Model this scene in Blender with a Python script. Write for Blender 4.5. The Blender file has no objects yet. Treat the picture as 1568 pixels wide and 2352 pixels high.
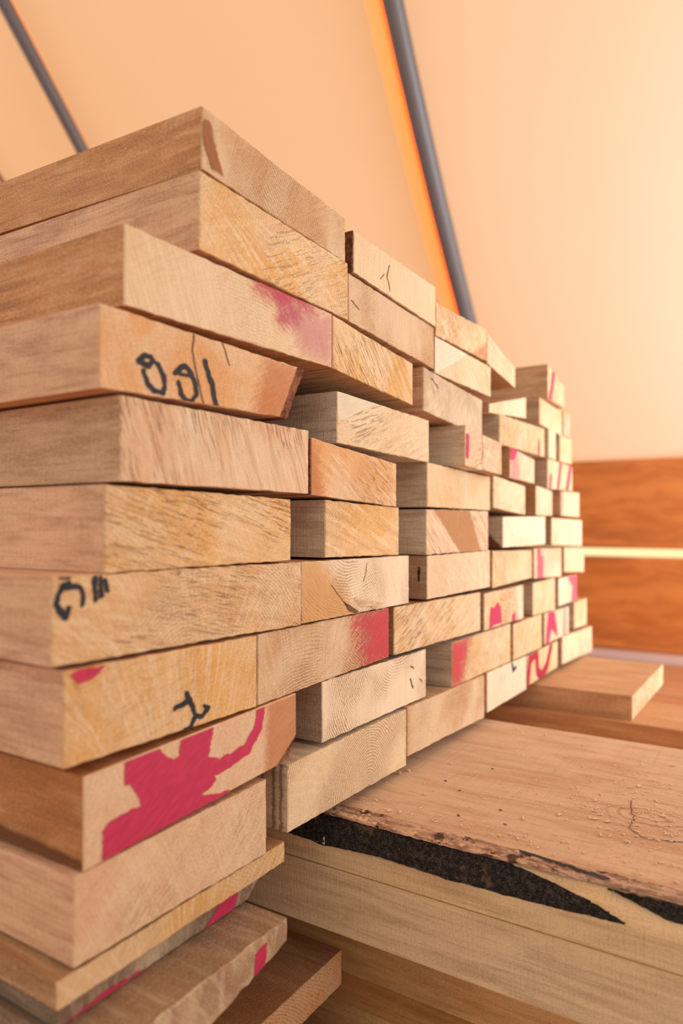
# A stack of sawn boards on heavy slabs inside a tent with an orange canvas wall.
# World axes: X runs along the end faces of the stack (away to the right), Y along the boards, Z up.
import bpy, bmesh, math, random
from mathutils import Vector, noise
C = bpy.context.scene.collection
H = 0.62                                    # camera height above the floor
# end face of every board: distance Y, then corners (X, Z below/above the eye) BL BR TR TL
BOARDS = {
'1a': (0.3800, [(0.4002, 0.2676), (0.6038, 0.2593), (0.6038, 0.3024), (0.4002, 0.3153)]),
'1b': (0.3780, [(0.6163, 0.2528), (0.8101, 0.2423), (0.8101, 0.2911), (0.6163, 0.2946)]),
'1c': (0.3785, [(0.8124, 0.2324), (0.9852, 0.2334), (0.9852, 0.2787), (0.8124, 0.2729)]),
'1d': (0.3800, [(0.9909, 0.2315), (1.1126, 0.2147), (1.1126, 0.2467), (0.9909, 0.2751)]),
'1e': (0.3720, [(1.2626, 0.2195), (1.3691, 0.2159), (1.3691, 0.2571), (1.2626, 0.28)]),
'2a': (0.3790, [(0.3964, 0.2055), (0.6071, 0.2024), (0.6071, 0.2588), (0.3964, 0.265)]),
'2b': (0.3810, [(0.6111, 0.2028), (0.8119, 0.1906), (0.8119, 0.2418), (0.6111, 0.251)]),
'2c': (0.3800, [(0.8125, 0.1861), (1.0049, 0.1844), (1.0049, 0.2281), (0.8125, 0.2314)]),
'2d': (0.3826, [(1.0055, 0.1617), (1.1749, 0.1739), (1.1749, 0.2089), (1.0055, 0.1748)]),
'2e': (0.3820, [(1.2472, 0.1728), (1.3876, 0.166), (1.3876, 0.2125), (1.2472, 0.22)]),
'2f': (0.3818, [(1.399, 0.1685), (1.4462, 0.1681), (1.4462, 0.2149), (1.399, 0.2157)]),
'3a': (0.3800, [(0.3259, 0.1457), (0.5794, 0.1497), (0.5794, 0.2016), (0.3259, 0.2005)]),
'3b': (0.3791, [(0.58, 0.1491), (0.7504, 0.1369), (0.7504, 0.1852), (0.58, 0.2005)]),
'3c': (0.3807, [(0.7814, 0.135), (0.9722, 0.1228), (0.9722, 0.1745), (0.7814, 0.1879)]),
'3d': (0.3794, [(1.0397, 0.1183), (1.2667, 0.1161), (1.2667, 0.1664), (1.0397, 0.1637)]),
'3e': (0.3789, [(1.2914, 0.1179), (1.3355, 0.1156), (1.3355, 0.1681), (1.2914, 0.1698)]),
'3f': (0.3785, [(1.363, 0.1152), (1.4466, 0.1152), (1.4466, 0.1645), (1.363, 0.1661)]),
'4a': (0.3800, [(0.306, 0.0872), (0.5274, 0.09), (0.5274, 0.1401), (0.306, 0.142)]),
'4b': (0.3791, [(0.5872, 0.0778), (0.7938, 0.0733), (0.7938, 0.1243), (0.5872, 0.1284)]),
'4c': (0.3580, [(0.8559, 0.0728), (0.9142, 0.0703), (0.9142, 0.1201), (0.8559, 0.1246)]),
'4d': (0.3590, [(0.9184, 0.0712), (0.9927, 0.0683), (0.9927, 0.114), (0.9184, 0.1189)]),
'4e': (0.3760, [(1.0765, 0.0695), (1.1984, 0.0657), (1.1984, 0.1062), (1.0765, 0.1175)]),
'4f': (0.3820, [(1.2966, 0.0616), (1.4632, 0.063), (1.4632, 0.1121), (1.2966, 0.1162)]),
'5a': (0.3800, [(0.3226, 0.0275), (0.5404, 0.0265), (0.5404, 0.0847), (0.3226, 0.0849)]),
'5b': (0.3800, [(0.5447, 0.0254), (0.7112, 0.0176), (0.7112, 0.066), (0.5447, 0.0787)]),
'5c': (0.3795, [(0.7897, 0.019), (1.0, 0.0178), (1.0, 0.0663), (0.7897, 0.073)]),
'5d': (0.3811, [(1.0185, 0.022), (1.1658, 0.0123), (1.1658, 0.06), (1.0185, 0.0699)]),
'5e': (0.3817, [(1.2263, 0.0128), (1.3229, 0.0121), (1.3229, 0.0578), (1.2263, 0.0641)]),
'5f': (0.3823, [(1.3827, 0.0133), (1.5189, 0.0108), (1.5189, 0.0615), (1.3827, 0.0601)]),
'6a': (0.3800, [(0.3098, -0.033), (0.5129, -0.0337), (0.5129, 0.0205), (0.3098, 0.0249)]),
'6b': (0.3824, [(0.5715, -0.0339), (0.7219, -0.0367), (0.7219, 0.0168), (0.5715, 0.0217)]),
'6c': (0.3784, [(0.785, -0.039), (0.9901, -0.0403), (0.9901, 0.0164), (0.785, 0.0158)]),
'6d': (0.3810, [(1.0593, -0.0387), (1.2773, -0.039), (1.2773, 0.0109), (1.0593, 0.0087)]),
'6e': (0.3814, [(1.319, -0.0409), (1.5366, -0.0493), (1.5366, 0.0046), (1.319, 0.008)]),
'7a': (0.3800, [(0.2705, -0.0878), (0.5288, -0.0929), (0.5288, -0.036), (0.2705, -0.033)]),
'7b': (0.3805, [(0.5301, -0.0923), (0.7431, -0.0935), (0.7431, -0.0384), (0.5301, -0.0361)]),
'7c': (0.3789, [(0.7885, -0.0935), (0.9984, -0.0941), (0.9984, -0.0408), (0.7885, -0.0407)]),
'7d': (0.3804, [(1.013, -0.0972), (1.1982, -0.0939), (1.1982, -0.0473), (1.013, -0.0419)]),
'7e': (0.3784, [(1.2061, -0.0958), (1.3715, -0.1026), (1.3715, -0.0488), (1.2061, -0.0445)]),
'7f': (0.3827, [(1.4084, -0.0966), (1.5601, -0.1055), (1.5601, -0.0555), (1.4084, -0.0492)]),
'8a': (0.3800, [(0.2793, -0.1517), (0.4654, -0.1532), (0.4654, -0.0944), (0.2793, -0.0915)]),
'8b': (0.3823, [(0.4694, -0.1539), (0.6971, -0.1491), (0.6971, -0.0946), (0.4694, -0.0944)]),
'8c': (0.3810, [(0.7079, -0.1487), (0.9663, -0.1538), (0.9663, -0.0992), (0.7079, -0.0951)]),
'8d': (0.3795, [(0.9776, -0.1558), (1.1519, -0.1573), (1.1519, -0.1022), (0.9776, -0.1026)]),
'8e': (0.3825, [(1.2119, -0.1597), (1.3425, -0.1627), (1.3425, -0.1033), (1.2119, -0.1045)]),
'8f': (0.3809, [(1.3628, -0.159), (1.4926, -0.1576), (1.4926, -0.1068), (1.3628, -0.1062)]),
'9a': (0.3800, [(0.2937, -0.2207), (0.5207, -0.2105), (0.5207, -0.1534), (0.2937, -0.1608)]),
'9b': (0.3824, [(0.5662, -0.2106), (0.7921, -0.212), (0.7921, -0.1546), (0.5662, -0.1522)]),
'9c': (0.3822, [(0.87, -0.2161), (1.0963, -0.2192), (1.0963, -0.1595), (0.87, -0.1582)]),
'9d': (0.3805, [(1.1057, -0.2192), (1.2524, -0.2201), (1.2524, -0.1611), (1.1057, -0.1618)]),
'9e': (0.3801, [(1.2716, -0.2182), (1.4301, -0.2183), (1.4301, -0.1656), (1.2716, -0.1631)]),
'9f': (0.3810, [(1.476, -0.2151), (1.5754, -0.2183), (1.5754, -0.1623), (1.476, -0.1631)]),
'10a': (0.3800, [(0.2866, -0.278), (0.4782, -0.2805), (0.4782, -0.218), (0.2866, -0.2216)]),
'10b': (0.3802, [(0.5086, -0.2746), (0.736, -0.2798), (0.736, -0.215), (0.5086, -0.2149)]),
'10c': (0.3788, [(0.7366, -0.2696), (0.9758, -0.2797), (0.9758, -0.2189), (0.7366, -0.2135)]),
'10d': (0.3795, [(0.9895, -0.276), (1.1654, -0.2765), (1.1654, -0.2216), (0.9895, -0.2181)]),
'10e': (0.3821, [(1.1779, -0.2749), (1.3584, -0.2728), (1.3584, -0.2235), (1.1779, -0.2238)]),
'10f': (0.3782, [(1.3768, -0.2705), (1.6097, -0.281), (1.6097, -0.226), (1.3768, -0.2187)]),
}
MARKS = [
('4a','marker_writing','black',0.0016,[('s', 0.0042, [(0.3378, 0.1097), (0.3431, 0.1152), (0.3489, 0.1155), (0.3519, 0.1123), (0.3464, 0.1089), (0.3405, 0.1095)]), ('s', 0.004, [(0.3431, 0.1045), (0.3458, 0.0966), (0.3522, 0.0921), (0.3597, 0.0918), (0.3626, 0.0965), (0.3606, 0.1048), (0.3559, 0.111)]), ('s', 0.0042, [(0.3723, 0.1082), (0.3782, 0.1137), (0.3833, 0.1149), (0.3885, 0.1111), (0.3926, 0.1036), (0.3933, 0.0955), (0.3891, 0.0901), (0.3823, 0.0897), (0.3776, 0.0946), (0.3756, 0.1015)]), ('s', 0.003, [(0.3762, 0.1082), (0.3854, 0.1088)]), ('s', 0.0056, [(0.4034, 0.1213), (0.4111, 0.1058), (0.4151, 0.0902)])]),
('4a','drying_crack','crack',0.0008,[('s', 0.0014, [(0.3905, 0.1435), (0.3912, 0.1354), (0.3891, 0.1275), (0.3948, 0.1092), (0.398, 0.0992), (0.4018, 0.0892)])]),
('4a','drying_crack','crack',0.0008,[('s', 0.0012, [(0.4201, 0.1432), (0.4259, 0.135), (0.4306, 0.1248)])]),
('7a','marker_writing','black',0.0016,[('s', 0.004, [(0.2765, -0.0329), (0.2829, -0.0329)]), ('s', 0.0042, [(0.2829, -0.0376), (0.2779, -0.0397), (0.2744, -0.0455), (0.2737, -0.0503), (0.2765, -0.0543), (0.28, -0.0583), (0.2822, -0.053)]), ('s', 0.0036, [(0.2793, -0.0398), (0.2909, -0.0405), (0.2933, -0.0459), (0.2927, -0.0516)]), ('s', 0.004, [(0.3016, -0.0364), (0.3031, -0.0493)]), ('s', 0.0036, [(0.3065, -0.0361), (0.3073, -0.0471)]), ('s', 0.0034, [(0.311, -0.037), (0.3118, -0.0449)])]),
('8a','marker_writing','black',0.0013,[('s', 0.004, [(0.3843, -0.126), (0.3864, -0.1324), (0.3905, -0.1377), (0.3926, -0.1442), (0.3885, -0.1521), (0.3817, -0.1528)]), ('s', 0.0044, [(0.3723, -0.1345), (0.3797, -0.1332), (0.3864, -0.1316)]), ('s', 0.0036, [(0.3926, -0.1442), (0.4001, -0.1462), (0.4066, -0.142), (0.4027, -0.1392)])]),
('8a','paint_mark','pink',0.004,[('p', 0, [(0.2822, -0.0944), (0.2909, -0.0922), (0.311, -0.093), (0.3031, -0.0981), (0.2954, -0.1012), (0.288, -0.0998)])]),
('9a','paint_mark','pink',0.0018,[('p', 0, [(0.3258, -0.1591), (0.3531, -0.1569), (0.3703, -0.1708), (0.3762, -0.171), (0.3782, -0.1577), (0.3797, -0.1427), (0.4133, -0.1473), (0.41, -0.1681), (0.4066, -0.1794), (0.4178, -0.1833), (0.4111, -0.193), (0.4156, -0.1989), (0.4111, -0.2037), (0.398, -0.2057), (0.4178, -0.2105), (0.4342, -0.2125), (0.4366, -0.2341), (0.3635, -0.2388), (0.3086, -0.2301), (0.3078, -0.2013), (0.3126, -0.1952), (0.3396, -0.1938), (0.3361, -0.1844), (0.3309, -0.176), (0.3266, -0.176)]), ('s', 0.0105, [(0.472, -0.1471), (0.4667, -0.171), (0.4538, -0.1843), (0.4318, -0.1888), (0.4111, -0.1899)])]),
('3a','paint_mark','cloud',0.03,[('p', 0, [(0.4614, 0.2101), (0.4911, 0.2189), (0.5559, 0.216), (0.542, 0.1982), (0.5208, 0.1958), (0.4959, 0.1865), (0.4817, 0.1959), (0.4658, 0.1973)]), ('p', 0, [(0.5008, 0.1848), (0.526, 0.1956), (0.5208, 0.1837), (0.4959, 0.1762)])]),
('3a','paint_smear','pinkpale',0.03,[('p', 0, [(0.5008, 0.1862), (0.5791, 0.1993), (0.5791, 0.1518), (0.5313, 0.1538)])]),
('8b','paint_mark','red',0.036,[('p', 0, [(0.6259, -0.0961), (0.7039, -0.0889), (0.7039, -0.1544), (0.6492, -0.151), (0.6365, -0.1286), (0.6529, -0.1226), (0.6259, -0.1089)])]),
('9c','paint_mark','red',0.036,[('p', 0, [(0.858, -0.1518), (0.9297, -0.1567), (0.9109, -0.1881), (0.8999, -0.215), (0.858, -0.221)])]),
('1e','paint_mark','pink',0.006,[('s', 0.016, [(1.2965, 0.2688), (1.2878, 0.2448), (1.275, 0.2205)])]),
('3d','paint_mark','pink',0.01,[('s', 0.01, [(1.2333, 0.1391), (1.2333, 0.1138)])]),
('4c','paint_mark','pink',0.004,[('s', 0.01, [(0.8633, 0.109), (0.8623, 0.087)])]),
('4e','paint_mark','pink',0.008,[('p', 0, [(1.0717, 0.1211), (1.1107, 0.1136), (1.0974, 0.0983), (1.0812, 0.0971), (1.0717, 0.0996)])]),
('4e','paint_smear','pinkpale',0.02,[('p', 0, [(1.0812, 0.1003), (1.114, 0.1028), (1.1208, 0.0655), (1.078, 0.0635)])]),
('4f','paint_mark','pink',0.008,[('s', 0.014, [(1.3136, 0.0839), (1.3092, 0.0595)])]),
('4f','paint_mark','pink',0.008,[('s', 0.015, [(1.3798, 0.1167), (1.3587, 0.0601)])]),
('4f','paint_mark','pink',0.008,[('s', 0.018, [(1.4493, 0.1148), (1.4223, 0.0611)])]),
('5f','paint_smear','pinkpale',0.01,[('s', 0.02, [(1.3857, 0.0638), (1.3833, 0.0131)])]),
('7e','paint_mark','pinksoft',0.01,[('s', 0.022, [(1.2302, -0.0429), (1.2323, -0.0703), (1.2323, -0.0977)]), ('s', 0.012, [(1.2496, -0.0646), (1.2475, -0.0974)])]),
('8d','paint_mark','pink',0.004,[('p', 0, [(1.0015, -0.1252), (1.02, -0.126), (1.0278, -0.1189), (1.0438, -0.1261), (1.0504, -0.1519), (1.0168, -0.1524), (0.9954, -0.1585)])]),
('8d','paint_mark','pink',0.004,[('p', 0, [(1.0962, -0.1454), (1.1104, -0.141), (1.1122, -0.1555), (1.0962, -0.1561)])]),
('8f','paint_mark','pinksoft',0.012,[('p', 0, [(1.4081, -0.0978), (1.516, -0.1041), (1.51, -0.1626), (1.4519, -0.1602), (1.4575, -0.1277)])]),
('9e','paint_mark','pink',0.008,[('p', 0, [(1.2936, -0.1615), (1.329, -0.1624), (1.3437, -0.192), (1.3536, -0.2143), (1.3099, -0.1948), (1.2959, -0.2202), (1.2753, -0.2199), (1.2821, -0.1872)])]),
('9e','paint_smear','pinkpale',0.01,[('p', 0, [(1.3946, -0.1577), (1.4105, -0.1592), (1.4051, -0.2213), (1.3841, -0.2184)])]),
('10e','paint_mark','pinkdeep',0.007,[('s', 0.018, [(1.1819, -0.2675), (1.1925, -0.2319), (1.2292, -0.2243), (1.2355, -0.2601), (1.2579, -0.2719), (1.2912, -0.2579), (1.314, -0.2271)])]),
('10d','marker_writing','black',0.003,[('s', 0.006, [(1.0956, -0.2212), (1.0998, -0.2351), (1.1125, -0.2311)])]),
('12','paint_mark','pink',0.006,[('p', 0, [(0.4545, -0.3014), (0.4355, -0.3011), (0.4131, -0.3169), (0.4152, -0.3271), (0.4449, -0.3227)]), ('p', 0, [(0.363, -0.3168), (0.3216, -0.3123), (0.2868, -0.3165), (0.309, -0.3309), (0.363, -0.3252)])]),
('13','paint_mark','pink',0.002,[('p', 0, [(0.4218, -0.327), (0.436, -0.3252), (0.4348, -0.3441), (0.42, -0.3511)])]),
('1a','split_notch','notch',0.003,[('p', 0, [(0.3958, 0.2998), (0.4078, 0.308), (0.4171, 0.2848), (0.4242, 0.2717), (0.4109, 0.2719), (0.4035, 0.284)])]),
('10f','black_stain','black',0.012,[('s', 0.008, [(1.3746, -0.2213), (1.3619, -0.2535)])]),
('2b','drying_crack','crack',0.0008,[('s', 0.001, [(0.6166, 0.2249), (0.6316, 0.2192)])]),
('1b','drying_crack','crack',0.0014,[('s', 0.0014, [(0.6914, 0.2821), (0.6856, 0.2693), (0.6922, 0.2544)])]),
('1b','drying_crack','crack',0.0014,[('s', 0.001, [(0.678, 0.2689), (0.6706, 0.2612)])]),
('7b','drying_crack','crack',0.0006,[('s', 0.0008, [(0.6462, -0.0424), (0.6443, -0.0516), (0.6396, -0.0615)])]),
('7b','drying_crack','crack',0.0006,[('s', 0.0009, [(0.5785, -0.0607), (0.596, -0.0751), (0.6076, -0.0842)])]),
('7b','drying_crack','crack',0.0006,[('p', 0, [(0.601, -0.0791), (0.6127, -0.0834), (0.63, -0.0913), (0.623, -0.0931), (0.6093, -0.0885)])]),
('9b','drying_crack','crack',0.001,[('s', 0.0016, [(0.7498, -0.1681), (0.759, -0.1721)])]),
('9b','drying_crack','crack',0.001,[('s', 0.0022, [(0.7498, -0.1826), (0.7566, -0.1944)])]),
('9b','drying_crack','crack',0.001,[('s', 0.0012, [(0.7731, -0.1869), (0.7803, -0.1925)])]),
('3c','drying_crack','crack',0.002,[('s', 0.0014, [(0.8028, 0.1776), (0.8234, 0.1687)])]),
('7b','heartwood_patch','amberw',0.03,[('p', 0, [(0.5214, -0.0313), (0.5547, -0.0327), (0.5901, -0.0598), (0.6229, -0.0932), (0.5862, -0.1063), (0.5214, -0.098)])]),
('4a','bark_stain','orange',0.022,[('p', 0, [(0.4774, 0.1386), (0.5521, 0.1455), (0.5114, 0.0848), (0.4615, 0.0891)])]),
('9a','bark_stain','orange',0.012,[('p', 0, [(0.4801, -0.147), (0.5265, -0.151), (0.5265, -0.2162), (0.4774, -0.2126)])]),
('1c','bark_stain','orange',0.014,[('p', 0, [(0.9974, 0.2669), (1.0062, 0.2336), (0.931, 0.2333)])]),
('2c','sapwood_patch','cream',0.002,[('p', 0, [(0.8018, 0.233), (0.9191, 0.2305), (0.8678, 0.2078), (0.8272, 0.192), (0.8018, 0.181)])]),
('4b','sapwood_patch','cream',0.002,[('p', 0, [(0.584, 0.1313), (0.6814, 0.1302), (0.6335, 0.1145), (0.5887, 0.0988)])]),
('6d','sapwood_patch','cream',0.004,[('p', 0, [(1.0729, 0.0135), (1.2825, 0.0156), (1.254, -0.0092), (1.2024, -0.0259), (1.1521, -0.0301), (1.1051, -0.0207), (1.0788, -0.0034)])]),
('6c','heartwood_patch','tanwood',0.006,[('p', 0, [(0.8009, 0.0187), (0.9153, 0.0208), (0.9647, -0.0464), (0.8928, -0.0436)])]),
('8d','sapwood_patch','cream',0.01,[('s', 0.02, [(1.1259, -0.0982), (1.1366, -0.1591)])]),
('7c','sapwood_patch','cream',0.004,[('s', 0.006, [(0.9528, -0.0551), (0.9626, -0.0927)])]),
('7c','sapwood_patch','cream',0.004,[('s', 0.006, [(0.976, -0.0625), (0.9828, -0.0911)])]),
('10d','sapwood_patch','cream',0.01,[('p', 0, [(1.0456, -0.2444), (1.0845, -0.2449), (1.1049, -0.2694), (1.1586, -0.2299), (1.1654, -0.2815), (1.0746, -0.2802), (1.027, -0.2669)])]),
('5b','bark_stain','orange',0.02,[('p', 0, [(0.5377, 0.0792), (0.5538, 0.0702), (0.5609, 0.036), (0.5681, 0.0214), (0.5377, 0.0206)])]),
]
LABELS = {
'1a': 'topmost corner board, pale curved grain, split notch at its upper left',
'1b': 'cream board in the top row with small dark cracks and rough bark edge',
'1c': 'honey coloured board in the top row, third from the left, orange lower corner',
'1d': 'pale board sloping down in the top row, just left of the raised red-striped board',
'1e': 'top right board with wide brown side and a pink stripe on its end',
'2a': 'thick amber-grained board directly under the topmost corner board',
'2b': 'tan board with nested wavy rings, second from left in the second row',
'2c': 'board with a nearly white left corner, third from left in the second row',
'2d': 'plain cream board in the second row, under the sloping top row board',
'2e': 'board with reddish knotty side directly under the pink-striped top right board',
'2f': 'narrow shaded board at the right end of the second row',
'3a': 'long pale board with a smudged pink paint cloud on its upper edge',
'3b': 'board with steep diagonal streaks, right of the one with the pink cloud',
'3c': 'greyish figured board in the third row, dark undercut below its left end',
'3d': 'peach board in the third row with a small faint red dab at lower right',
'3e': 'very narrow cream board, second from right in the third row',
'3f': 'small yellowish board at the right end of the third row',
'4a': 'orange board with black handwritten strokes, two cracks and a brown bark edge',
'4b': 'recessed board with rough crosshatched side beside the bark-edged board',
'4c': 'board with small upright red dash at its left corner, fourth row',
'4d': 'narrow tan board right of the small upright red dash',
'4e': 'small board with a red patch in its upper left corner and pink tint',
'4f': 'board with three upright red stripes at the right edge of the stack',
'5a': 'wide board with steep dark streaks at its right end, under the handwritten orange board',
'5b': 'reddish orange board with a dark bark strip along its left edge',
'5c': 'plain honey board with a hollow underside, third in the fifth row',
'5d': 'pale board with faint light bands, fourth from left in the fifth row',
'5e': 'narrow peach board with an ochre side, fifth row',
'5f': 'blurred pale board with pinkish left edge at the right end of the fifth row',
'6a': 'golden board with wavy brown figure, sixth row from the top, at the near corner',
'6b': 'streaky board with long grey side visible beside a black gap, sixth row',
'6c': 'board with a brown striped wedge on its end, middle of the sixth row',
'6d': 'very pale board with a cream half-round heartwood patch and dark knotted side',
'6e': 'plain cream board at the right end of the sixth row',
'7a': 'near corner board with black marker strokes at its upper left, seventh row',
'7b': 'board with fine curved rings and a torn splinter on its lower edge',
'7c': 'peach board with pale flecks and dark brown side, third in the seventh row',
'7d': 'plain honey board above the long curved black gap, seventh row',
'7e': 'board with faded pink bands on a pale end, fifth in the seventh row',
'7f': 'smooth cream board at the right end of the seventh row',
'8a': 'bright mottled board with a black scribble and a red corner patch',
'8b': 'tan board with feathered grain and red paint at its right end',
'8c': 'light board with sweeping diagonal grain right of the red-ended board',
'8d': 'board with a red arch-shaped blot and a small red drop, eighth row',
'8e': 'pale unmarked board between the red arch blot and the pink-edged board',
'8f': 'nearly white board with pink right side at the end of the eighth row',
'9a': 'board covered by a large crimson paint splash, brown shaded side',
'9b': 'cream board with fine speckled rings and small holes, shaggy dark side',
'9c': 'board with red brushed left end and grey side, third in the ninth row',
'9d': 'honey board behind a thin brown gap, fourth in the ninth row',
'9e': 'board with bright pink arch mark, fifth in the ninth row',
'9f': 'small honey board at the right end of the ninth row',
'10a': 'lowest near board with smooth blurred pale end, under the crimson splash',
'10b': 'bottom row board with striped side and checked grain overhanging the charred slab edge',
'10c': 'bottom row board with a dim U-shaped ring figure, over the wide slab',
'10d': 'bottom row board with white mottled blotches and a small black tick',
'10e': 'bottom row board with a crimson zigzag brushed on its end',
'10f': 'bottom right board, plain beige end with a dark stain at its left',
}
ORD = ['top','second','third','fourth','fifth','sixth','seventh','eighth','ninth','bottom']
# ---------------------------------------------------------------- helpers
def lin(c):
    return tuple(((v/255)/12.92 if v/255 <= .04045 else (((v/255)+.055)/1.055)**2.4) for v in c)
class NT:
    def __init__(s, name):
        s.m = bpy.data.materials.new(name); s.m.use_nodes = True
        s.t = s.m.node_tree; s.t.nodes.clear()
        s.out = s.t.nodes.new('ShaderNodeOutputMaterial')
    def n(s, typ, **kw):
        nd = s.t.nodes.new('ShaderNode'+typ)
        for k, v in kw.items():
            if k == 'i':
                for a, b in v.items():
                    if hasattr(b, 'is_output') : s.t.links.new(b, nd.inputs[a])
                    else: nd.inputs[a].default_value = b
            else: setattr(nd, k, v)
        return nd
    def math(s, op, a, b=0, c=None, clamp=False):
        nd = s.n('Math', operation=op, use_clamp=clamp)
        for i, v in enumerate((a, b, c)):
            if v is None: continue
            if hasattr(v, 'is_output'): s.t.links.new(v, nd.inputs[i])
            else: nd.inputs[i].default_value = v
        return nd.outputs[0]
    def vm(s, op, a, b=None, sc=None):
        nd = s.n('VectorMath', operation=op)
        for i, v in enumerate((a, b)):
            if v is None: continue
            if hasattr(v, 'is_output'): s.t.links.new(v, nd.inputs[i])
            else: nd.inputs[i].default_value = v
        if sc is not None:
            if hasattr(sc, 'is_output'): s.t.links.new(sc, nd.inputs['Scale'])
            else: nd.inputs['Scale'].default_value = sc
        return nd.outputs['Value'] if op == 'LENGTH' else nd.outputs[0]
    def noise(s, vec, scale, detail=2, rough=.5, dist=0, col=False):
        nd = s.n('TexNoise', i={'Vector': vec, 'Scale': scale, 'Detail': detail, 'Roughness': rough, 'Distortion': dist})
        return nd.outputs['Color' if col else 'Fac']
    def ramp(s, fac, a, b):     # smooth step a..b -> 0..1
        nd = s.n('MapRange', interpolation_type='SMOOTHSTEP', i={'Value': fac, 'From Min': a, 'From Max': b})
        return nd.outputs[0]
    def mix(s, fac, a, b, mode='MIX'):
        nd = s.n('Mix', data_type='RGBA', blend_type=mode)
        for i, v in ((0, fac), (6, a), (7, b)):
            if hasattr(v, 'is_output'): s.t.links.new(v, nd.inputs[i])
            else: nd.inputs[i].default_value = v if i == 0 else (tuple(v)+(1,))[:4]
        return nd.outputs[2]
    def attr(s, name, typ='OBJECT'):
        return s.n('Attribute', attribute_name=name, attribute_type=typ)
    def bsdf(s, col, rough=.7, bump=None, strength=.3, dist=.0006, spec=.25):
        b = s.n('BsdfPrincipled', i={'Roughness': rough, 'Specular IOR Level': spec})
        if hasattr(col, 'is_output'): s.t.links.new(col, b.inputs['Base Color'])
        else: b.inputs['Base Color'].default_value = tuple(col)+(1,)
        if bump is not None:
            bp = s.n('Bump', i={'Height': bump, 'Strength': strength, 'Distance': dist})
            s.t.links.new(bp.outputs[0], b.inputs['Normal'])
        return b
    def done(s, sh):
        s.t.links.new(sh.outputs[0] if hasattr(sh, 'outputs') else sh, s.out.inputs[0]); return s.m
def obj(name, verts, faces, mats, parent=None, loc=(0,0,0), smooth=False, fm=None):
    me = bpy.data.meshes.new(name); me.from_pydata([tuple(v) for v in verts], [], faces); me.update()
    bm = bmesh.new(); bm.from_mesh(me); bmesh.ops.recalc_face_normals(bm, faces=bm.faces); bm.to_mesh(me); bm.free()
    for m in (mats if isinstance(mats, (list, tuple)) else [mats]): me.materials.append(m)
    if fm: me.polygons.foreach_set('material_index', fm)
    if smooth: me.polygons.foreach_set('use_smooth', [True]*len(me.polygons))
    o = bpy.data.objects.new(name, me); C.objects.link(o); o.location = loc
    if parent: o.parent = parent
    return o
def tag(o, label, cat, group=None):
    o['label'] = label; o['category'] = cat
    if group: o['group'] = group
    return o

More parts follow.
